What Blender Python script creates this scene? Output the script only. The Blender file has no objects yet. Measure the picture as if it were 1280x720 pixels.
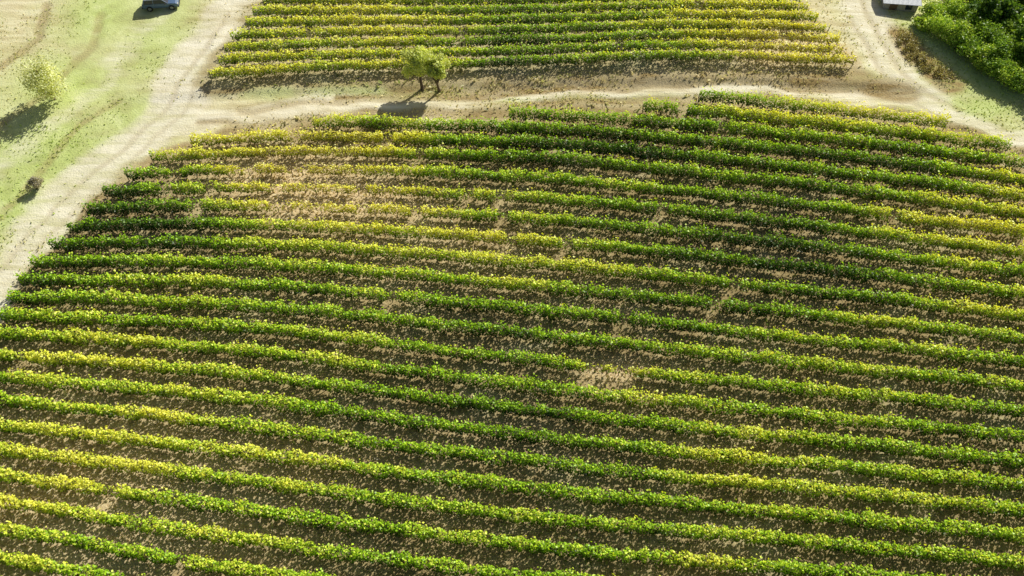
import bpy, math, numpy as np
from mathutils import Vector
rng = np.random.default_rng(7)
scene = bpy.context.scene
COL = scene.collection
H = 80.0; F = 1200.0; P = math.radians(55.6)
cP, sP = math.cos(P), math.sin(P)
sd = Vector((-.64, -.77, 0)).normalized(); el = math.radians(35)
toward = Vector((-sd.x * math.cos(el), -sd.y * math.cos(el), math.sin(el)))
SUN = np.array(toward)

# ---------------------------------------------------------------- helpers
def sstep(a, b, x):
    t = np.clip((x - a) / (b - a), 0, 1); return t * t * (3 - 2 * t)
def _h(i, j, s):
    v = np.sin(i * 127.1 + j * 311.7 + s * 74.7) * 43758.5453
    return v - np.floor(v)
def vnoise(x, y, s=0):
    x = np.asarray(x, float); y = np.asarray(y, float)
    i = np.floor(x); j = np.floor(y); fx = x - i; fy = y - j
    fx = fx * fx * (3 - 2 * fx); fy = fy * fy * (3 - 2 * fy)
    a = _h(i, j, s); b = _h(i + 1, j, s); c = _h(i, j + 1, s); d = _h(i + 1, j + 1, s)
    return (a * (1 - fx) + b * fx) * (1 - fy) + (c * (1 - fx) + d * fx) * fy
def fbm(x, y, s=0, o=3):
    r = 0; a = .5; t = 0
    for k in range(o):
        r = r + a * vnoise(x * 2 ** k, y * 2 ** k, s + k * 3.1); t += a; a *= .5
    return r / t
def flat_pt(px, py):
    u = (px - 640) / F; v = (py - 360) / F
    dx, dy, dz = u, cP - v * sP, -sP - v * cP
    t = -H / dz
    return dx * t, dy * t
def scale_at(py):
    x, y = flat_pt(640, py); dep = y * cP + H * sP
    return F / dep, F * H / dep ** 2
def height(x, y):
    x = np.asarray(x, float); y = np.asarray(y, float)
    z = 1.6 * (fbm(x * .022 + 3, y * .022 + 9, 5, 2) - .5)
    # low terrace bank below the upper vineyard
    by = 82.6 + 1.3 * np.sin((x + 18) * .035) - 0.0007 * (x - 5) ** 2
    z = z + 0.45 * sstep(0, 1.6, y - by) * sstep(-48, -30, x) * (1 - sstep(42, 52, x))
    # ground falls away to the wood
    d = (x - (46 + (97 - y) * .62)) 
    z = z - 4.0 * sstep(4, 17, d * .85) * sstep(70, 84, y)
    z = z + .10 * (fbm(x * .35, y * .35, 2, 2) - .5)
    return z
def unproj(px, py):
    u = (px - 640) / F; v = (py - 360) / F
    d = (u, cP - v * sP, -sP - v * cP); z = 0.0
    for _ in range(12):
        t = (z - H) / d[2]; z = float(height(d[0] * t, d[1] * t))
    return d[0] * t, d[1] * t, z

def new_obj(name, mesh, parent=None):
    o = bpy.data.objects.new(name, mesh); COL.objects.link(o)
    if parent is not None: o.parent = parent
    return o
def empty(name, loc, label, cat, group=None):
    o = bpy.data.objects.new(name, None); o.location = loc; o.empty_display_size = .5
    COL.objects.link(o); o["label"] = label; o["category"] = cat
    if group: o["group"] = group
    return o
def quads_mesh(name, V, col, mat, extra=None):
    n = V.shape[0]; me = bpy.data.meshes.new(name)
    me.vertices.add(n * 4); me.loops.add(n * 4); me.polygons.add(n)
    me.vertices.foreach_set("co", V.reshape(-1).astype(np.float32))
    me.loops.foreach_set("vertex_index", np.arange(n * 4, dtype=np.int32))
    me.polygons.foreach_set("loop_start", np.arange(0, n * 4, 4, dtype=np.int32))
    me.polygons.foreach_set("loop_total", np.full(n, 4, dtype=np.int32))
    a = me.color_attributes.new("col", 'FLOAT_COLOR', 'POINT')
    c = np.ones((n, 4, 4), np.float32); c[:, :, :3] = col[:, None, :]
    a.data.foreach_set("color", c.reshape(-1))
    me.update(calc_edges=True); me.validate()
    me.materials.append(mat); return me
def leaves(pos, size, nrm_bias, bias_w=.6):
    n = len(pos)
    nr = rng.normal(size=(n, 3)); nr /= np.linalg.norm(nr, axis=1)[:, None]
    nr = nr + nrm_bias * bias_w; nr /= np.linalg.norm(nr, axis=1)[:, None] + 1e-9
    r = rng.normal(size=(n, 3)); a = np.cross(nr, r); a /= np.linalg.norm(a, axis=1)[:, None] + 1e-9
    b = np.cross(nr, a); s = size[:, None] * .5
    V = np.stack([pos - a * s * 1.1, pos + b * s * .95 - nr * s * .2, pos + a * s * 1.1, pos - b * s * .95 - nr * s * .2], 1)
    return V
def tubes(name, paths, mat, sides=6):
    vs = []; fs = []
    for pts in paths:
        base0 = None
        for k, (p, r) in enumerate(pts):
            p = Vector(p)
            if k < len(pts) - 1: d = (Vector(pts[k + 1][0]) - p)
            else: d = p - Vector(pts[k - 1][0])
            d.normalize(); up = Vector((1, 0, 0)) if abs(d.x) < .8 else Vector((0, 1, 0))
            a = d.cross(up).normalized(); b = d.cross(a)
            base = len(vs)
            for q in range(sides):
                t = 2 * math.pi * q / sides
                vs.append(tuple(p + a * math.cos(t) * r + b * math.sin(t) * r))
            if base0 is not None:
                for q in range(sides):
                    q2 = (q + 1) % sides
                    fs.append((base0 + q, base0 + q2, base + q2, base + q))
            base0 = base
        fs.append(tuple(base0 + q for q in range(sides)))
    me = bpy.data.meshes.new(name); me.from_pydata(vs, [], fs); me.update(); me.materials.append(mat)
    return me
def bm_box(vs, fs, c, s, taper=(1, 1)):
    b = len(vs); cx, cy, cz = c; sx, sy, sz = s[0] / 2, s[1] / 2, s[2] / 2
    for z, tx, ty in ((-sz, 1, 1), (sz, taper[0], taper[1])):
        for x, y in ((-sx, -sy), (sx, -sy), (sx, sy), (-sx, sy)):
            vs.append((cx + x * tx, cy + y * ty, cz + z))
    for f in ((3, 2, 1, 0), (4, 5, 6, 7), (0, 1, 5, 4), (1, 2, 6, 5), (2, 3, 7, 6), (3, 0, 4, 7)):
        fs.append(tuple(b + i for i in f))
def simple(name, vs, fs, mat, parent=None, bevel=0, smooth=False):
    me = bpy.data.meshes.new(name); me.from_pydata(vs, [], fs); me.update(); me.materials.append(mat)
    o = new_obj(name, me, parent)
    if bevel:
        m = o.modifiers.new("b", 'BEVEL'); m.width = bevel; m.segments = 3; m.limit_method = 'ANGLE'
    if smooth:
        for p in me.polygons: p.use_smooth = True
    return o

# ---------------------------------------------------------------- materials
def nt(name):
    m = bpy.data.materials.new(name); m.use_nodes = True
    t = m.node_tree; t.nodes.clear(); return m, t, t.nodes, t.links
def leaf_mat(name, transl=.42, ty=(1.25, 1.2, .5)):
    m, t, N, L = nt(name)
    out = N.new('ShaderNodeOutputMaterial'); at = N.new('ShaderNodeAttribute'); at.attribute_name = 'col'
    pb = N.new('ShaderNodeBsdfPrincipled'); pb.inputs['Roughness'].default_value = .45
    tc = N.new('ShaderNodeTexCoord'); no = N.new('ShaderNodeTexNoise'); no.inputs['Scale'].default_value = 5; no.inputs['Detail'].default_value = 0
    L.new(tc.outputs['Object'], no.inputs['Vector'])
    mr = N.new('ShaderNodeMapRange'); mr.inputs[3].default_value = .7; mr.inputs[4].default_value = 1.3
    L.new(no.outputs[0], mr.inputs[0])
    mu = N.new('ShaderNodeVectorMath'); mu.operation = 'SCALE'
    L.new(at.outputs['Color'], mu.inputs[0]); L.new(mr.outputs[0], mu.inputs['Scale'])
    pb.inputs['Specular IOR Level'].default_value = .45
    L.new(mu.outputs[0], pb.inputs['Base Color'])
    tm = N.new('ShaderNodeVectorMath'); tm.operation = 'MULTIPLY'; tm.inputs[1].default_value = ty
    L.new(mu.outputs[0], tm.inputs[0])
    tr = N.new('ShaderNodeBsdfTranslucent'); L.new(tm.outputs[0], tr.inputs['Color'])
    mx = N.new('ShaderNodeMixShader'); mx.inputs[0].default_value = transl
    L.new(pb.outputs[0], mx.inputs[1]); L.new(tr.outputs[0], mx.inputs[2]); L.new(mx.outputs[0], out.inputs[0])
    return m
def plain(name, c, rough=.6, metal=0, nscale=4, var=.25, bump=0):
    m, t, N, L = nt(name)
    out = N.new('ShaderNodeOutputMaterial'); pb = N.new('ShaderNodeBsdfPrincipled')
    pb.inputs['Roughness'].default_value = rough; pb.inputs['Metallic'].default_value = metal
    tc = N.new('ShaderNodeTexCoord'); no = N.new('ShaderNodeTexNoise'); no.inputs['Scale'].default_value = nscale
    no.inputs['Detail'].default_value = 6
    L.new(tc.outputs['Object'], no.inputs['Vector'])
    r = N.new('ShaderNodeValToRGB')
    r.color_ramp.elements[0].color = tuple(v * (1 - var) for v in c) + (1,); r.color_ramp.elements[0].position = .3
    r.color_ramp.elements[1].color = tuple(min(1, v * (1 + var)) for v in c) + (1,); r.color_ramp.elements[1].position = .7
    L.new(no.outputs[0], r.inputs[0]); L.new(r.outputs[0], pb.inputs['Base Color'])
    if bump:
        b = N.new('ShaderNodeBump'); b.inputs['Strength'].default_value = bump; b.inputs['Distance'].default_value = .05
        L.new(no.outputs[0], b.inputs['Height']); L.new(b.outputs[0], pb.inputs['Normal'])
    L.new(pb.outputs[0], out.inputs[0]); return m

M_vine = leaf_mat("vine_leaf", .34, (1.35, 1.2, .4))
M_tree = leaf_mat("tree_leaf", .36, (1.25, 1.2, .6))
M_grass = leaf_mat("grass_blade", .4, (1.1, 1.1, .8))
M_bark = plain("bark", (.13, .09, .06), .9, 0, 8, .4, .6)
M_post = plain("post_wood", (.25, .2, .14), .85, 0, 8, .3)

def ground_mat():
    m, t, N, L = nt("ground_soil_grass")
    out = N.new('ShaderNodeOutputMaterial'); pb = N.new('ShaderNodeBsdfPrincipled')
    pb.inputs['Roughness'].default_value = .95; pb.inputs['Specular IOR Level'].default_value = .1
    tc = N.new('ShaderNodeTexCoord')
    def noise(s, d=6, r=.6, vec=None):
        n = N.new('ShaderNodeTexNoise'); n.inputs['Scale'].default_value = s; n.inputs['Detail'].default_value = d
        n.inputs['Roughness'].default_value = r
        L.new(vec if vec else tc.outputs['Object'], n.inputs['Vector']); return n.outputs[0]
    def ramp(src, stops):
        r = N.new('ShaderNodeValToRGB'); e = r.color_ramp.elements
        while len(e) < len(stops): e.new(.5)
        for k, (p, c) in enumerate(stops): e[k].position = p; e[k].color = tuple(c) + (1,)
        L.new(src, r.inputs[0]); return r.outputs[0]
    def mix(f, a, b):
        x = N.new('ShaderNodeMix'); x.data_type = 'RGBA'
        L.new(f, x.inputs[0]); L.new(a, x.inputs[6]); L.new(b, x.inputs[7]); return x.outputs[2]
    def math2(op, a, b, clamp=False):
        x = N.new('ShaderNodeMath'); x.operation = op; x.use_clamp = clamp
        for k, v in enumerate((a, b)):
            if isinstance(v, (int, float)): x.inputs[k].default_value = v
            else: L.new(v, x.inputs[k])
        return x.outputs[0]
    at = N.new('ShaderNodeAttribute'); at.attribute_name = 'zone'
    sp = N.new('ShaderNodeSeparateColor'); L.new(at.outputs['Color'], sp.inputs[0])
    soil, green, track = sp.outputs[0], sp.outputs[1], sp.outputs[2]
    rut = at.outputs['Alpha']
    at2 = N.new('ShaderNodeAttribute'); at2.attribute_name = 'dry'
    mp = N.new('ShaderNodeMapping'); mp.inputs['Scale'].default_value = (.35, 1.8, 1); L.new(tc.outputs['Object'], mp.inputs[0])
    n1 = noise(.8, 6, .6); n2 = noise(.16, 5, .6); n3 = noise(5, 3, .6); n4 = noise(.45, 7, .68, mp.outputs[0]); n5 = noise(.3, 6, .65)
    straw = ramp(n4, [(.3, (.46, .38, .19)), (.5, (.70, .62, .37)), (.7, (.88, .82, .57))])
    grn = ramp(n5, [(.3, (.34, .42, .10)), (.5, (.53, .61, .21)), (.72, (.72, .75, .38))])
    so = ramp(n1, [(.3, (.15, .095, .04)), (.5, (.32, .22, .105)), (.7, (.62, .48, .27))])
    so2 = ramp(n3, [(.3, (.18, .14, .045)), (.7, (.52, .42, .2))])
    trk = ramp(n4, [(.3, (.66, .58, .41)), (.6, (.88, .82, .65))])
    rc = ramp(n3, [(.3, (.22, .15, .06)), (.7, (.46, .34, .15))])
    dryc = ramp(n3, [(.3, (.50, .34, .17)), (.7, (.88, .72, .45))])
    g = math2('ADD', green, math2('MULTIPLY', math2('SUBTRACT', n5, .5), 1.6)); g = math2('MULTIPLY', g, math2('MINIMUM', math2('MULTIPLY', green, 4), 1), True)
    c = mix(g, straw, grn)
    tf = math2('ADD', track, math2('MULTIPLY', math2('SUBTRACT', n4, .5), 1.6)); tf = math2('MULTIPLY', tf, math2('MINIMUM', math2('MULTIPLY', track, 3), .92), True)
    c = mix(tf, c, trk)
    rf = math2('MULTIPLY', rut, math2('ADD', math2('MULTIPLY', math2('SUBTRACT', n4, .5), 2.4), .85), True)
    c = mix(rf, c, rc)
    soc = mix(n4, so, so2)
    wf = ramp(n2, [(.5, (0, 0, 0)), (.72, (.5, .5, .5))])
    wfm = N.new('ShaderNodeRGBToBW'); L.new(wf, wfm.inputs[0])
    soc = mix(wfm.outputs[0], soc, straw)
    soc = mix(math2('MULTIPLY', at2.outputs['Fac'], .9, True), soc, dryc)
    sf = math2('ADD', soil, math2('MULTIPLY', math2('SUBTRACT', n1, .5), .8)); sf = math2('MULTIPLY', sf, math2('MINIMUM', math2('MULTIPLY', soil, 3), 1), True)
    c = mix(sf, c, soc)
    L.new(c, pb.inputs['Base Color'])
    b = N.new('ShaderNodeBump'); b.inputs['Strength'].default_value = .7; b.inputs['Distance'].default_value = .1
    hh = math2('ADD', n3, n1); L.new(hh, b.inputs['Height']); L.new(b.outputs[0], pb.inputs['Normal'])
    L.new(pb.outputs[0], out.inputs[0]); return m
M_ground = ground_mat()

# ---------------------------------------------------------------- vine row layout
XS = np.linspace(-120, 1420, 400)
def guide(pts):
    p = np.array(pts, float); y = np.interp(XS, p[:, 0], p[:, 1]); k = 61
    yp = np.pad(y, k // 2, mode='reflect', reflect_type='odd'); return np.convolve(yp, np.ones(k) / k, 'valid')
G = {-5: guide([(-120, 150), (390, 109), (640, 110), (870, 125), (1180, 160), (1280, 173), (1420, 190)]),
     0: guide([(-120, 236), (60, 214), (190, 206), (400, 196), (640, 200), (800, 214), (1000, 238), (1280, 275), (1420, 295)]),
     10: guide([(-120, 420), (0, 425), (200, 437), (400, 456), (640, 483), (900, 514), (1280, 556), (1420, 572)]),
     16: guide([(-120, 586), (0, 600), (230, 632), (460, 662), (760, 696), (1280, 745), (1420, 758)])}
def column(n, g):
    ks = sorted(g)
    W = {k: np.array([flat_pt(x, y) for x, y in zip(XS, g[k])]) for k in ks}
    a, b = ks[0], ks[1]
    for q in range(len(ks) - 1):
        if n >= ks[q]: a, b = ks[q], ks[q + 1]
    t = (n - a) / (b - a)
    return W[a] * (1 - t) + W[b] * t
starts = {-5: 870, -4: 800, -3: 636, -2: 392, -1: 242, 0: 190, 1: 160, 2: 132, 3: 110, 4: 90, 5: 66, 6: 44, 7: 28, 8: 17, 9: 5, 10: -12, 11: -30, 12: -48, 13: -65, 14: -80}
ends = {-5: 1182, -4: 1258}
ROWS = []
for n in range(-5, 23):
    c = column(n, G); a = starts.get(n, -100); b = ends.get(n, 1400)
    m = (XS >= a) & (XS <= b); ROWS.append((n, c[m], 'low'))
GU = {0: guide([(200, 112), (262, 106), (400, 95), (520, 88), (700, 81), (870, 77), (1060, 84), (1200, 92)]),
      6: guide([(200, 18), (330, 14), (520, 9), (700, 5), (870, 3), (1000, 5), (1200, 12)])}
for n in range(0, 11):
    c = column(n, GU); a = 262 + n * 11.5 + rng.uniform(-4, 4); b = 1064 - n * 10.5 + rng.uniform(-5, 5)
    m = (XS >= a) & (XS <= b); ROWS.append((n + 100, c[m], 'up'))

def blob(px, py, rx, ry, amt):
    x, y = flat_pt(px, py); sx, sy = scale_at(py); return (x, y, rx / sx, ry / sy, amt)
YB = [blob(360, 215, 160, 38, .55), blob(430, 262, 200, 28, .55), blob(560, 310, 200, 25, .42), blob(450, 180, 120, 14, .5), blob(740, 350, 150, 22, .3),
      blob(1170, 300, 130, 32, .4), blob(1200, 400, 120, 25, .4), blob(980, 150, 190, 14, .35), blob(180, 455, 260, 24, .35), blob(300, 600, 300, 40, .15), blob(900, 480, 250, 25, .15),
      blob(430, 40, 130, 60, .1), blob(980, 60, 130, 35, .5),
      blob(165, 265, 110, 44, -.95), blob(200, 310, 120, 40, -.5), blob(100, 350, 100, 40, -.3), blob(760, 195, 160, 22, -.45), blob(980, 335, 190, 26, -.45), blob(960, 385, 170, 16, -.55),
      blob(740, 50, 110, 40, -.3), blob(920, 300, 150, 30, -.35), blob(1150, 200, 110, 26, -.35), blob(210, 215, 60, 8, -.7)]
DB = [blob(350, 212, 125, 36, .9), blob(440, 258, 150, 24, .7), blob(770, 460, 46, 16, 1.0), blob(990, 66, 90, 22, .6), blob(745, 385, 60, 10, .4), blob(560, 310, 100, 16, .35)]
def _sum(B, x, y):
    r = np.zeros_like(x)
    for bx, by, rx, ry, a in B: r = r + a * np.exp(-((x - bx) / rx) ** 2 - ((y - by) / ry) ** 2)
    return r
def yellow(x, y): return _sum(YB, x, y)
def dryness(x, y): return np.clip(_sum(DB, x, y) * (.55 + .9 * fbm(x * .18, y * .18, 91, 2)), 0, 1)
CD = np.array((.045, .135, .005)); CM = np.array((.38, .64, .015)); CY = np.array((.88, .91, .12)); CB = np.array((.72, .62, .28))
def pal(t):
    t = t[:, None]
    a = np.clip(t / .4, 0, 1); b = np.clip((t - .4) / .35, 0, 1); c = np.clip((t - .98) / .35, 0, 1)
    r = CD * (1 - a) + CM * a; r = r * (1 - b) + CY * b; return r * (1 - c) + CB * c

def build_row(n, pts, kind):
    d = np.linalg.norm(np.diff(pts, axis=0), axis=1); S = np.concatenate([[0], np.cumsum(d)]); Lr = S[-1]
    dens = 240 if kind == 'low' else 170
    N = int(Lr * dens); s = rng.uniform(0, Lr, N)
    cx = np.interp(s, S, pts[:, 0]); cy = np.interp(s, S, pts[:, 1])
    e = .3
    tx = np.interp(s + e, S, pts[:, 0]) - np.interp(s - e, S, pts[:, 0]); ty = np.interp(s + e, S, pts[:, 1]) - np.interp(s - e, S, pts[:, 1])
    l = np.hypot(tx, ty) + 1e-9; tx /= l; ty /= l; nx, ny = -ty, tx
    yl = yellow(cx, cy); dr = dryness(cx, cy)
    seg = .6 * (vnoise(s / 7.0, n * 3.3, 4) - .5) + .9 * (fbm(cx * .09, cy * .16, 61, 2) - .5)
    vine = np.floor(s / 1.15 + _h(n, 1., 2.)); vr = _h(vine, n * 1.0, 9.)
    ph = (s / 1.15 + _h(n, 1., 2.)) - vine
    lump = .80 + .34 * np.sin(np.pi * ph)
    vig = 1 - .08 * np.clip(yl, 0, 1) - .6 * dr * (.5 + vr) + .28 * (vnoise(s / 2.6, n * 2.1, 6) - .5) + .14 * (vr - .5)
    miss = (_h(vine, n * 2.0, 21.) < (.008 + .2 * dr))
    keep = rng.random(N) < np.clip(vig, .2, 1.0) * np.where(miss, .2, 1)
    keep &= rng.random(N) < (.66 + .55 * vnoise(s / .45, n * 1.7, 13))
    hs = 1 if kind == 'low' else .82
    top = hs * (1.85 + .5 * (vnoise(s / .7, n * 5.1, 8) - .5) + .3 * (vr - .5)) * np.clip(.72 + .3 * vig, .6, 1.1)
    w = (1 if kind == 'low' else .84) * (.49 * lump + .34 * (vnoise(s / .55, n * 7.7, 3) - .5) + .12 * (vnoise(s / 2.6, n * 4.7, 23) - .5)) * np.clip(vig, .55, 1.15)
    bot = .1 + .35 * vnoise(s / .7, n * 9.1, 5)
    th = rng.uniform(0, 2 * np.pi, N); rr = np.sqrt(rng.uniform(.15, 1.05, N))
    cz = (top + bot) / 2; hz = (top - bot) / 2
    o = w * rr * np.sign(np.cos(th)) * np.abs(np.cos(th)) ** .8; z = cz + hz * rr * np.sign(np.sin(th)) * np.abs(np.sin(th)) ** .8
    sh = rng.random(N) < .05
    z = np.where(sh, top + rng.random(N) * .4, z)
    wob = .24 * (vnoise(s / 2.4, n * 1.1, 17) - .5)
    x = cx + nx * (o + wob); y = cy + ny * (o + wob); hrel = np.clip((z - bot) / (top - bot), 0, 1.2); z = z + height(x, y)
    pos = np.stack([x, y, z], 1)[keep]
    out = np.stack([nx * np.cos(th) * .5 + SUN[0] * .8, ny * np.cos(th) * .5 + SUN[1] * .8, np.sin(th) * .5 + .2 + SUN[2] * .8], 1)[keep]
    base = .38 if kind == 'low' else .46
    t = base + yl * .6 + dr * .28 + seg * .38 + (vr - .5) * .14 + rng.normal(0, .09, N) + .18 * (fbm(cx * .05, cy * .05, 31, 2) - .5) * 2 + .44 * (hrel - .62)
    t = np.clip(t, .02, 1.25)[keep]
    c = pal(t) * rng.uniform(.8, 1.15, len(t))[:, None] * np.clip(.18 + .97 * hrel[keep], .16, 1.15)[:, None]  # sunlit tops and shaded bases painted into leaf colour, besides paler young leaves
    c = np.clip(c, 0, .93)
    size = rng.uniform(.14, .25, len(t))
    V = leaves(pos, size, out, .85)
    ymean = float(np.mean(yl))
    x0, y0 = pts[0]; z0 = float(height(x0, y0))
    if kind == 'up': lab = "bright yellow-green grapevine row on the upper terraced plot"
    elif ymean > .15: lab = "grapevine row with yellowing and browned leaves on dry soil"
    elif Lr < 50: lab = "short green grapevine row beside the pale dirt track"
    else: lab = "long leafy green grapevine row on dry brown soil"
    E = empty("vine_row", (x0, y0, z0), lab, "grapevines", "rows of grapevines")
    off = np.array([x0, y0, z0]); V = V - off
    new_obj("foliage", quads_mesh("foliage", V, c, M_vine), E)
    paths = []
    for k in range(int(Lr / 1.15)):
        ss = (k + .5) * 1.15; ax = float(np.interp(ss, S, pts[:, 0])) ; ay = float(np.interp(ss, S, pts[:, 1])); az = float(height(ax, ay))
        j = rng.uniform(-.08, .08, 2)
        paths.append([((ax - x0, ay - y0, az - z0 - .05), .05), ((ax - x0 + j[0], ay - y0 + j[1], az - z0 + .45), .04), ((ax - x0, ay - y0, az - z0 + .95), .03)])
    o = new_obj("trunk", tubes("trunk", paths, M_bark, 4), E); o["kind"] = "stuff"
    for q in (0, -1):
        ax, ay = pts[q]; az = float(height(ax, ay)); dirx = 1 if q else -1
        new_obj("end_post", tubes("end_post", [[((ax - x0 - dirx * .1, ay - y0, az - z0 - .1), .05), ((ax - x0 - dirx * .02, ay - y0, az - z0 + 1.3), .045)]], M_post), E)
for n, pts, k in ROWS: build_row(n, pts, k)

# ---------------------------------------------------------------- terrain
def dist_poly(x, y, pl):
    d = np.full(x.shape, 1e9)
    for (ax, ay), (bx, by) in zip(pl[:-1], pl[1:]):
        vx, vy = bx - ax, by - ay; t = np.clip(((x - ax) * vx + (y - ay) * vy) / (vx * vx + vy * vy + 1e-9), 0, 1)
        d = np.minimum(d, np.hypot(x - ax - t * vx, y - ay - t * vy))
    return d
def W(pl): return [flat_pt(*p) for p in pl]
GS = .35
fine_x = np.arange(-86, 86.01, GS); fine_y = np.arange(14, 124.01, GS)
cx_ = np.array([90, 100, 120, 160, 240, 400, 800, 1600.])
gx = np.concatenate([-cx_[::-1], fine_x, cx_]); gy = np.concatenate([[-1600, -800, -300, -100, -40, -10, 5.], fine_y, [130, 145, 170, 220, 320, 600, 1600.]])
X, Y = np.meshgrid(gx, gy)
wx = X + 1.6 * (vnoise(X * .25, Y * .25, 41) - .5) * 2; wy = Y + 1.6 * (vnoise(X * .25, Y * .25, 42) - .5) * 2
def inpoly(x, y, pl):
    r = np.zeros(x.shape, bool); n = len(pl)
    for i in range(n):
        ax, ay = pl[i]; bx, by = pl[(i + 1) % n]
        c = ((ay > y) != (by > y)) & (x < (bx - ax) * (y - ay) / (by - ay + 1e-12) + ax); r ^= c
    return r
low = [r for r in ROWS if r[2] == 'low']; up = [r for r in ROWS if r[2] == 'up']
def soil_poly(rs): return [tuple(r[1][0]) for r in rs] + [tuple(r[1][-1]) for r in rs[::-1]]
soil = np.zeros(X.shape)
for rs, amp in ((low, 1.0), (up, .6)):
    pl = soil_poly(rs); ins = inpoly(X, Y, pl); d = dist_poly(wx, wy, pl + [pl[0]])
    soil = np.maximum(soil, amp * np.where(ins, 1.0, 1 - sstep(.2, 1.8, d)))
dry = np.clip(dryness(X, Y) + .9 * _sum([blob(120, 600, 320, 70, .8), blob(80, 690, 260, 60, .7), blob(60, 500, 180, 60, .5), blob(620, 540, 320, 30, .35), blob(500, 340, 250, 60, .35), blob(1000, 60, 140, 50, .6)], X, Y), 0, 1)
def band(pl, w, soft=1.5):
    return 1 - sstep(w / 2 - soft / 2, w / 2 + soft, dist_poly(wx, wy, W(pl)))
tr = np.zeros(X.shape)
tracks = [([(345, -40), (300, 10), (255, 70), (225, 125), (170, 185), (100, 240), (45, 300), (0, 360), (-60, 430)], 4.6, .85),
          ([(215, 150), (330, 150), (430, 135), (560, 125), (700, 112), (850, 105), (1000, 108), (1120, 125), (1200, 158), (1290, 200)], 2.6, .75),
          ([(1040, -40), (1070, 10), (1100, 60), (1125, 105), (1190, 150), (1290, 200)], 4.2, .8),
          ([(210, 0), (170, 60), (120, 110), (40, 170), (-30, 250)], 2.0, .35)]
for pl, w, a in tracks: tr = np.maximum(tr, a * band(pl, w))
rut = np.zeros(X.shape)
for pl, w, a in [([(300, 165), (450, 145), (640, 130), (800, 123), (980, 124), (1120, 140), (1230, 175)], .9, .9),
                 ([(250, 158), (400, 152), (560, 142), (640, 139), (800, 133), (1000, 134)], .6, .7),
                 ([(500, 106), (600, 102), (700, 100), (860, 91), (960, 91), (1080, 102), (1132, 116)], 2.4, 1.0),
                 ([(262, 118), (420, 106), (600, 97), (780, 90)], 1.1, .8),
                 ([(420, 124), (520, 119), (640, 115), (760, 108), (900, 103), (1060, 112)], .6, .9),
                 ([(300, 140), (420, 130), (560, 119)], .6, .6),
                 ([(640, 150), (740, 134), (860, 126)], 1.4, .6),
                 ([(1128, 44), (1142, 66), (1168, 88), (1190, 104)], 2.4, 1.0),
                 ([(150, 130), (100, 160), (60, 205), (0, 275)], .6, .5), ([(130, 20), (118, 60), (60, 120), (0, 160)], .8, .5), ([(60, 10), (50, 50), (0, 90)], .8, .6),
                 ([(290, 20), (240, 90), (200, 150), (120, 215), (40, 290), (0, 345)], .45, .3), ([(312, 20), (266, 80), (226, 150), (150, 212), (62, 300), (10, 370)], .45, .25),
                 ([(1075, 0), (1100, 50), (1130, 95), (1200, 140)], .6, .4), ([(1060, 20), (1088, 70), (1115, 112), (1190, 160)], .5, .35)]:
    rut = np.maximum(rut, a * (1 - sstep(w * .4, w * 1.1, dist_poly(X + .5 * (vnoise(X * .6, Y * .6, 5) - .5), Y + 1.3 * (vnoise(X * .3, Y * .3, 6) - .5), W(pl)))))
gr = np.zeros(X.shape)
for px, py, rx, ry, a in [(60, 190, 130, 80, 1.1), (20, 250, 100, 70, 1.1), (130, 20, 70, 60, 1.), (90, 110, 100, 60, 1.), (190, 60, 70, 70, .9), (-40, 330, 70, 70, .9), (210, 20, 60, 60, .8),
                          (160, 150, 70, 50, .9), (1240, 100, 110, 70, 1.0), (1190, 40, 80, 60, 1.0), (1300, 60, 200, 100, .9), (450, 112, 160, 12, .6), (800, 86, 240, 7, .7), (-150, 200, 120, 200, .6),
                          (700, 120, 300, 6, .5), (350, 118, 80, 10, .6), (1235, 132, 90, 26, 1.0), (1170, 90, 40, 30, .8)]:
    bx, by, brx, bry, a = blob(px, py, rx, ry, a); gr = np.maximum(gr, a * np.exp(-((X - bx) / brx) ** 2 - ((Y - by) / bry) ** 2))
far = sstep(100, 130, np.hypot(X, Y - 70)); gr = np.maximum(gr, .6 * far)
gr = gr * (1 - soil) ; 
Z = height(X, Y) - .10 * rut - .05 * tr
ny_, nx_ = X.shape
co = np.stack([X, Y, Z], -1).reshape(-1, 3)
zone = np.stack([soil, gr, tr * (1 - soil), rut * (1 - soil)], -1).reshape(-1, 4).astype(np.float32)
idx = np.arange(nx_ * ny_).reshape(ny_, nx_)
faces = np.stack([idx[:-1, :-1], idx[:-1, 1:], idx[1:, 1:], idx[1:, :-1]], -1).reshape(-1, 4)
def grid_mesh(name, co, faces, zone):
    used, inv = np.unique(faces.reshape(-1), return_inverse=True); n = len(faces)
    me = bpy.data.meshes.new(name); me.vertices.add(len(used)); me.loops.add(n * 4); me.polygons.add(n)
    me.vertices.foreach_set("co", co[used].reshape(-1).astype(np.float32))
    me.loops.foreach_set("vertex_index", inv.reshape(-1).astype(np.int32))
    me.polygons.foreach_set("loop_start", np.arange(0, n * 4, 4, dtype=np.int32)); me.polygons.foreach_set("loop_total", np.full(n, 4, dtype=np.int32))
    me.polygons.foreach_set("use_smooth", np.ones(n, bool))
    a = me.color_attributes.new("zone", 'FLOAT_COLOR', 'POINT'); a.data.foreach_set("color", zone[used].reshape(-1))
    a = me.attributes.new("dry", 'FLOAT', 'POINT'); a.data.foreach_set("value", dry.reshape(-1)[used].astype(np.float32))
    me.update(calc_edges=True); me.materials.append(M_ground); return me
g = new_obj("ground", grid_mesh("ground", co, faces, zone)); g["kind"] = "structure"; g["label"] = "dry grassy hillside ground with vineyard soil"
tf = (tr * (1 - soil)).reshape(-1)[faces].min(axis=1) > .35
o = new_obj("dirt_track", grid_mesh("dirt_track", co + np.array([0, 0, .012]), faces[tf], zone)); o["kind"] = "structure"; o["label"] = "pale dusty dirt track around the vineyard"

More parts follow.
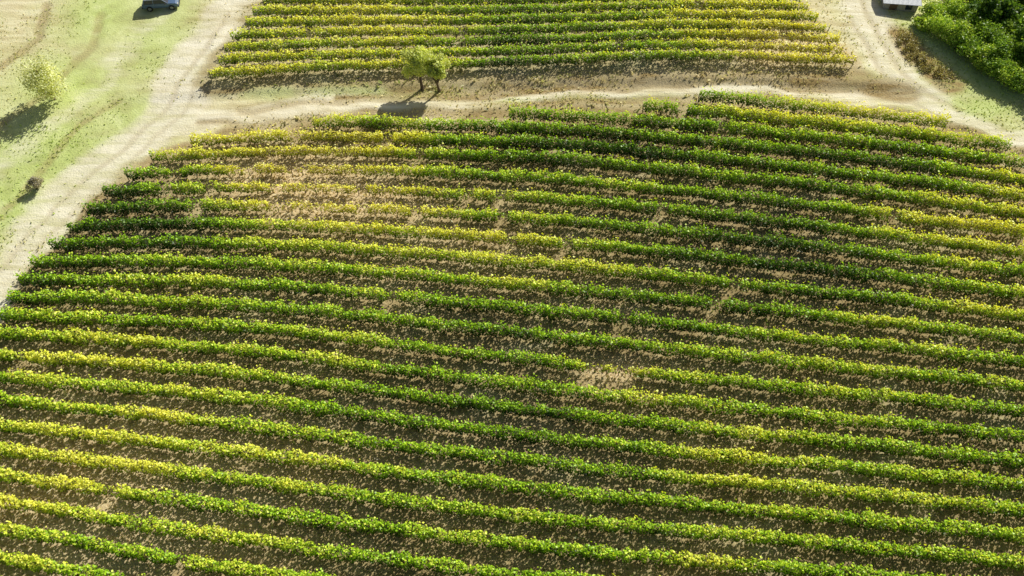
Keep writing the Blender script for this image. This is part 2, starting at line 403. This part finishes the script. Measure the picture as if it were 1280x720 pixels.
# ---------------------------------------------------------------- grass (stuff)
def interp_grid(A, x, y):
    i = np.clip(((x + 86) / GS).astype(int) + len(cx_), 0, nx_ - 1); j = np.clip(((y - 14) / GS).astype(int) + 7, 0, ny_ - 1)
    return A[j, i]
Ng = 280000
x = rng.uniform(-80, 80, Ng); y = rng.uniform(20, 118, Ng)
tg = interp_grid(tr, x, y); sg = interp_grid(soil, x, y); gg = interp_grid(gr, x, y); yy = interp_grid(dry, x, y); rg_ = interp_grid(rut, x, y)
dn = fbm(x * .12, y * .12, 77, 3)
pr = np.where(sg > .5, .28 + .45 * yy, np.where(tg > .5, .06 + .6 * rg_, .4 + .3 * gg + .6 * rg_)) * sstep(.25, .6, dn)
k = rng.random(Ng) < pr; x, y, sg, gg, tg, yy = x[k], y[k], sg[k], gg[k], tg[k], yy[k]
n = len(x); size = rng.uniform(.06, .19, n) * (1 + .5 * (sg > .3)); z = height(x, y) - .03
ang = rng.uniform(0, 2 * np.pi, n); lean = rng.normal(0, .8, (n, 2)) * size[:, None]; ww = size * .45
dx, dy = np.cos(ang) * ww, np.sin(ang) * ww
V = np.stack([np.stack([x - dx, y - dy, z], 1), np.stack([x + dx, y + dy, z], 1), np.stack([x + dx * .5 + lean[:, 0], y + dy * .5 + lean[:, 1], z + size], 1), np.stack([x - dx * .9 + lean[:, 0], y - dy * .9 + lean[:, 1], z + size * .8], 1)], 1)
gn = fbm(x * .2, y * .2, 55, 2)
tt = np.clip(gg * .9 + rng.normal(0, .25, n) + sg * (1.9 * (gn - .36) - np.clip(yy, 0, 1)) + .1, 0, 1)[:, None]
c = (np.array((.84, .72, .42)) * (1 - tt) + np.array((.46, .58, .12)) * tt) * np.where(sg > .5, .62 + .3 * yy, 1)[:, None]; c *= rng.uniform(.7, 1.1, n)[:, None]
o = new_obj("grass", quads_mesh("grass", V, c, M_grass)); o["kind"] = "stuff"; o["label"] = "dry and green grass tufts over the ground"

# ---------------------------------------------------------------- trees
def make_tree(name, px, py, h, r, cols, nleaf, lsize, label, cat="tree", group=None, trunk_frac=.3, squash=.8, clumps=26, stems=1, spread=.85):
    x, y, z = unproj(px, py)
    E = empty(name, (x, y, z), label, cat, group)
    ch = h * (1 - trunk_frac); cc = np.array([0, 0, h * trunk_frac + ch * .5])
    dirs = rng.normal(size=(clumps, 3)); dirs /= np.linalg.norm(dirs, axis=1)[:, None]
    rad = rng.uniform(.35, .95, clumps)[:, None]
    lob = 1 + .2 * np.sin(dirs[:, :1] * 3 + rng.uniform(0, 6)) * np.cos(dirs[:, 1:2] * 3)
    C = cc + dirs * rad * lob * np.array([r, r, ch * .5]) * spread
    paths = []
    lean = rng.normal(0, .05, 2) * h
    tr0 = max(.05, h * .028)
    fork = Vector((lean[0], lean[1], h * (trunk_frac + .12)))
    for s in range(stems):
        b = (rng.normal(0, .15) if stems > 1 else 0, rng.normal(0, .15) if stems > 1 else 0, -.1)
        paths.append([(b, tr0 * 1.4), ((lean[0] * .4 + b[0] * .5, lean[1] * .4 + b[1] * .5, h * trunk_frac * .5), tr0), (tuple(fork), tr0 * .75), ((lean[0] * 1.2, lean[1] * 1.2, h * .8), tr0 * .25)])
    for q in C[::2]:
        m = (np.array(fork) * .5 + q * .5) - np.array([0, 0, .06 * h])
        paths.append([(tuple(fork * rng.uniform(.75, 1.05)), tr0 * .5), (tuple(m), tr0 * .3), (tuple(q), tr0 * .1)])
    new_obj("trunk", tubes("trunk", paths, M_bark), E)
    ci = rng.integers(0, clumps, nleaf); cr = r * rng.uniform(.24, .45, clumps)
    dl = rng.normal(size=(nleaf, 3)); dl /= np.linalg.norm(dl, axis=1)[:, None]
    pos = C[ci] + dl * (rng.uniform(.1, 1, nleaf) ** .5)[:, None] * cr[ci][:, None] * np.array([1, 1, squash])
    pos[:, 2] = np.maximum(pos[:, 2], .02)
    shade = rng.uniform(.7, 1.25, clumps)[ci]
    t = rng.random(nleaf)[:, None]; c = np.array(cols[0]) * (1 - t) + np.array(cols[1]) * t; c = np.clip(c * shade[:, None], 0, .9)
    V = leaves(pos, rng.uniform(.7, 1.3, nleaf) * lsize, dl * .5 + SUN * .6, .7)
    new_obj("crown", quads_mesh("crown", V, c, M_tree), E)
    return E
OL = ((.60, .68, .19), (.80, .84, .35))
make_tree("olive_tree", 528, 111, 6.6, 2.15, OL, 7600, .2, "larger rounded pale green tree on the grassy bank", group="two small trees on the bank", trunk_frac=.2, clumps=40, spread=.75)
make_tree("olive_tree", 549, 113, 5.6, 1.7, OL, 4600, .19, "smaller pale green tree beside a larger one", group="two small trees on the bank", trunk_frac=.22, clumps=30, spread=.75)
make_tree("young_tree", 68, 124, 6.0, 2.9, ((.66, .72, .36), (.84, .86, .54)), 3900, .2, "pale green feathery tree standing in the meadow", trunk_frac=.08, clumps=54)
make_tree("dry_shrub", 48, 236, 1.5, 1.05, ((.34, .31, .24), (.64, .60, .48)), 1800, .14, "small rounded grey-brown dry shrub in green meadow grass", cat="bush", trunk_frac=.03, clumps=16, stems=4)
DK = ((.05, .13, .015), (.22, .36, .04)); BR = ((.26, .44, .04), (.62, .74, .13)); MD = ((.14, .28, .03), (.38, .54, .07))
wood = [(1228, 30, 7, 3.0, DK), (1262, 20, 8, 3.4, DK), (1300, 30, 8, 3.5, DK), (1208, 8, 6.5, 2.6, DK), (1245, 54, 6.5, 2.8, DK), (1282, 62, 7, 3.0, DK), (1296, 98, 6.0, 2.8, MD),
        (1225, -25, 8, 3.3, DK), (1275, -20, 9, 3.6, DK), (1330, 70, 8, 3.4, DK), (1340, 10, 9, 3.6, DK), (1345, 130, 6, 2.8, BR), (1185, -22, 6, 2.6, BR), (1276, 90, 5.5, 2.6, MD),
        (1245, 5, 8, 3.2, DK), (1222, 44, 6, 2.5, DK), (1280, 45, 8, 3.2, DK), (1262, 72, 6.5, 2.8, MD), (1310, 120, 5.5, 2.6, DK), (1320, -30, 9, 3.6, DK)]
for px, py, h, r, c in wood:
    make_tree("wood_tree", px, py, h, r, c, 5500, .3, "dense dark green broadleaf tree at the wood's edge" if c is DK else "bright green broadleaf tree at the wood's edge", group="trees in the wood beside the track", trunk_frac=.15, clumps=34)
for px, py, h, r, c in [(1154, 34, 1.4, 1.5, BR), (1172, 44, 2.6, 2.3, BR), (1166, 22, 2.2, 1.9, BR), (1190, 54, 3.0, 2.3, BR), (1205, 40, 4.2, 2.5, MD), (1206, 68, 2.8, 2.2, MD), (1188, 26, 4.0, 2.4, BR), (1222, 80, 2.8, 2.2, BR),
                        (1238, 92, 2.8, 2.2, MD), (1256, 104, 2.6, 2.1, BR), (1276, 114, 2.8, 2.2, MD), (1225, 62, 4.2, 2.5, MD), (1246, 78, 4.2, 2.5, MD)]:
    make_tree("shrub", px, py, h, r, c, 3000, .19, "bright green shrub on the slope by the track" if c is BR else "mid green shrub merging into the hedge by the wood", cat="bush", group="shrubs on the slope", trunk_frac=.04, clumps=30, stems=3)
SC = ((.26, .21, .09), (.52, .48, .2))
for k_, (px, py) in enumerate([(1130, 48), (1139, 60), (1149, 72), (1160, 83), (1174, 93)]):
    make_tree("scrub_bush", px + rng.uniform(-4, 4), py + rng.uniform(-3, 3), rng.uniform(.35, .6), rng.uniform(1.0, 1.6), SC, 700, .14, "low dry brown scrub bush on the roadside bank", cat="bush", group="dry scrub along the roadside bank", trunk_frac=.02, clumps=18, stems=3, spread=1.0)

# ---------------------------------------------------------------- car
M_paint = plain("car_paint", (.10, .16, .27), .25, 0, 2, .05); M_white = plain("roof_paint", (.66, .7, .76), .3, 0, 2, .03); M_glass = plain("car_glass", (.02, .03, .05), .08, 0, 2, .1)
M_tyre = plain("tyre_rubber", (.02, .02, .02), .8); M_rim = plain("wheel_rim", (.45, .45, .47), .3, .8); M_lampc = plain("lamp_lens", (.7, .7, .68), .15); M_red = plain("tail_lens", (.4, .02, .02), .2)
M_black = plain("black_plastic", (.03, .03, .03), .6)
px_, py_, pz_ = unproj(203, 8)
car = empty("parked_car", (px_, py_, pz_), "blue-grey off-road car with pale roof on meadow grass", "car"); car.rotation_euler = (0, 0, math.radians(6))
prof = [(-2.15, .42), (-2.2, .75), (-2.15, .98), (-1.2, 1.03), (-.3, 1.05), (.9, 1.03), (1.9, .98), (2.15, .85), (2.2, .6), (2.15, .42)]
vs = []; fs = []
for p, (a, b) in enumerate(prof):
    for yy_ in (-.88, .88): vs.append((a, yy_ * (.93 if abs(a) > 2.1 else 1) * (.95 if b > .95 else 1), b))
np_ = len(prof)
for p in range(np_): q = (p + 1) % np_; fs.append((2 * p, 2 * q, 2 * q + 1, 2 * p + 1))
fs.append(tuple(2 * p for p in range(np_))[::-1]); fs.append(tuple(2 * p + 1 for p in range(np_)))
simple("body", vs, fs, M_paint, car, .06)
def ring_body(name, z0, z1, lo, hi, wl, wh, mat, bev=.03):
    vs = [(lo[0], -wl, z0), (lo[1], -wl, z0), (lo[1], wl, z0), (lo[0], wl, z0), (hi[0], -wh, z1), (hi[1], -wh, z1), (hi[1], wh, z1), (hi[0], wh, z1)]
    return simple(name, vs, [(3, 2, 1, 0), (4, 5, 6, 7), (0, 1, 5, 4), (1, 2, 6, 5), (2, 3, 7, 6), (3, 0, 4, 7)], mat, car, bev)
ring_body("window_band", 1.03, 1.56, (-2.05, 1.05), (-1.8, .35), .82, .68, M_glass)
ring_body("roof", 1.555, 1.64, (-1.85, .4), (-1.75, .3), .71, .64, M_white)
for a, b in [(-2.0, -1.77), (-.75, -.7), (1.0, .33)]:
    for s in (-1, 1):
        simple("pillar", [(a - .05, s * .835, 1.02), (a + .05, s * .835, 1.02), (b + .05, s * .695, 1.57), (b - .05, s * .695, 1.57), (a - .05, s * .78, 1.02), (a + .05, s * .78, 1.02), (b + .05, s * .64, 1.57), (b - .05, s * .64, 1.57)],
               [(0, 1, 2, 3), (7, 6, 5, 4), (0, 4, 5, 1), (1, 5, 6, 2), (2, 6, 7, 3), (3, 7, 4, 0)], M_paint, car)
for a in (-1.35, 1.35):
    for s in (-1, 1):
        we = bpy.data.objects.new("wheel", None); COL.objects.link(we); we.parent = car; we.location = (a, s * .8, .37)
        for nm, r_, w_, mt in (("tyre", .37, .24, M_tyre), ("rim", .23, .27, M_rim)):
            vs = []; fs = []; q_ = 24
            for side, rr in ((-w_ / 2, r_ * .9), (-w_ / 2 + .03, r_), (w_ / 2 - .03, r_), (w_ / 2, r_ * .9)):
                for i in range(q_): vs.append((math.cos(6.2832 * i / q_) * rr, side, math.sin(6.2832 * i / q_) * rr))
            for k in range(3):
                for i in range(q_): i2 = (i + 1) % q_; fs.append((k * q_ + i, k * q_ + i2, (k + 1) * q_ + i2, (k + 1) * q_ + i))
            fs.append(tuple(range(q_))[::-1]); fs.append(tuple(3 * q_ + i for i in range(q_)))
            simple(nm, vs, fs, mt, we)
for nm, a, s, mt in (("headlight", 2.17, 1, M_lampc), ("headlight", 2.17, -1, M_lampc), ("tail_light", -2.19, 1, M_red), ("tail_light", -2.19, -1, M_red)):
    vs = []; fs = []; bm_box(vs, fs, (a, s * .62, .8), (.08, .28, .16)); simple(nm, vs, fs, mt, car, .02)
for a in (2.2, -2.2):
    vs = []; fs = []; bm_box(vs, fs, (a, 0, .48), (.16, 1.66, .2)); simple("bumper", vs, fs, M_black, car, .04)
for s in (-1, 1):
    vs = []; fs = []; bm_box(vs, fs, (.72, s * .95, 1.08), (.12, .2, .14)); simple("mirror", vs, fs, M_black, car, .03)

# ---------------------------------------------------------------- farm shed
M_wall = plain("plaster_wall", (.42, .39, .34), .9, 0, 3, .2, .3); M_roof = plain("grey_roof_sheet", (.58, .60, .62), .5, .0, 6, .2); M_door = plain("door_wood", (.16, .1, .06), .7)
sx_, sy_, sz_ = unproj(1127, 16)
shed = empty("farm_shed", (sx_, sy_ + 2.4, sz_ - .2), "small plastered shed with a grey sheet roof", "shed"); shed.rotation_euler = (0, 0, math.radians(-6))
w2, d2, hh, rg = 2.1, 2.0, 1.4, 1.75
vs = [(-w2, -d2, -.6), (w2, -d2, -.6), (w2, d2, -.6), (-w2, d2, -.6), (-w2, -d2, hh), (w2, -d2, hh), (w2, d2, hh), (-w2, d2, hh), (-w2, 0, rg), (w2, 0, rg)]
fs = [(0, 1, 5, 4), (2, 3, 7, 6), (1, 2, 6, 9, 5), (3, 0, 4, 8, 7), (0, 3, 2, 1)]
simple("wall", vs, fs, M_wall, shed)
rv = []; rf = []; ncor = 60
for lay, zo in ((0, .03), (1, .10)):
    for i in range(ncor + 1):
        a = -w2 - .25 + (2 * w2 + .5) * i / ncor; c_ = .012 * math.cos(i * math.pi)
        for yy_, zz in ((-d2 - .35, hh - .06), (0, rg), (d2 + .35, hh - .06)): rv.append((a, yy_, zz + zo + c_))
nl = (ncor + 1) * 3
for lay in (0, 1):
    for i in range(ncor):
        for j in (0, 1):
            q = lay * nl + i * 3 + j; f = (q, q + 3, q + 4, q + 1); rf.append(f if lay else f[::-1])
simple("roof", rv, rf, M_roof, shed)
vs = []; fs = []; bm_box(vs, fs, (-.9, -d2 - .02, .4), (.95, .06, 1.8)); dr = simple("door", vs, fs, M_door, shed)
vs = []; fs = []; bm_box(vs, fs, (-.55, -d2 - .08, .4), (.05, .06, .15)); simple("handle", vs, fs, M_rim, dr)
vs = []; fs = []; bm_box(vs, fs, (1.0, -d2 - .015, .8), (.8, .05, .6)); wn = simple("window", vs, fs, M_glass, shed)
vs = []; fs = []; bm_box(vs, fs, (1.0, -d2 - .05, .45), (1.0, .12, .06)); simple("sill", vs, fs, M_wall, wn)

# ---------------------------------------------------------------- light, sky, camera
sun = bpy.data.lights.new("sun", 'SUN'); sun.energy = 5.0; sun.angle = math.radians(.5); sun.color = (1, .98, .89)
so = bpy.data.objects.new("sun", sun); COL.objects.link(so); so.rotation_euler = toward.to_track_quat('Z', 'Y').to_euler(); so.location = (40, 60, 80)
w = bpy.data.worlds.new("World"); scene.world = w; w.use_nodes = True
N = w.node_tree.nodes; bg = N['Background']; sky = N.new('ShaderNodeTexSky'); sky.sky_type = 'NISHITA'; sky.sun_disc = False
sky.sun_elevation = el; sky.sun_rotation = math.atan2(toward.x, toward.y); sky.dust_density = 3; sky.air_density = 1.0; sky.ozone_density = .6
w.node_tree.links.new(sky.outputs[0], bg.inputs[0]); bg.inputs[1].default_value = .06
scene.view_settings.view_transform = 'Standard'; scene.view_settings.look = 'None'; scene.view_settings.exposure = 0
cam = bpy.data.cameras.new("camera"); cam.sensor_width = 36; cam.lens = 36 * F / 1280; cam.clip_end = 4000; cam.clip_start = 1
co_ = bpy.data.objects.new("camera", cam); COL.objects.link(co_); co_.location = (0, 0, H); co_.rotation_euler = (math.pi / 2 - P, 0, 0)
scene.camera = co_
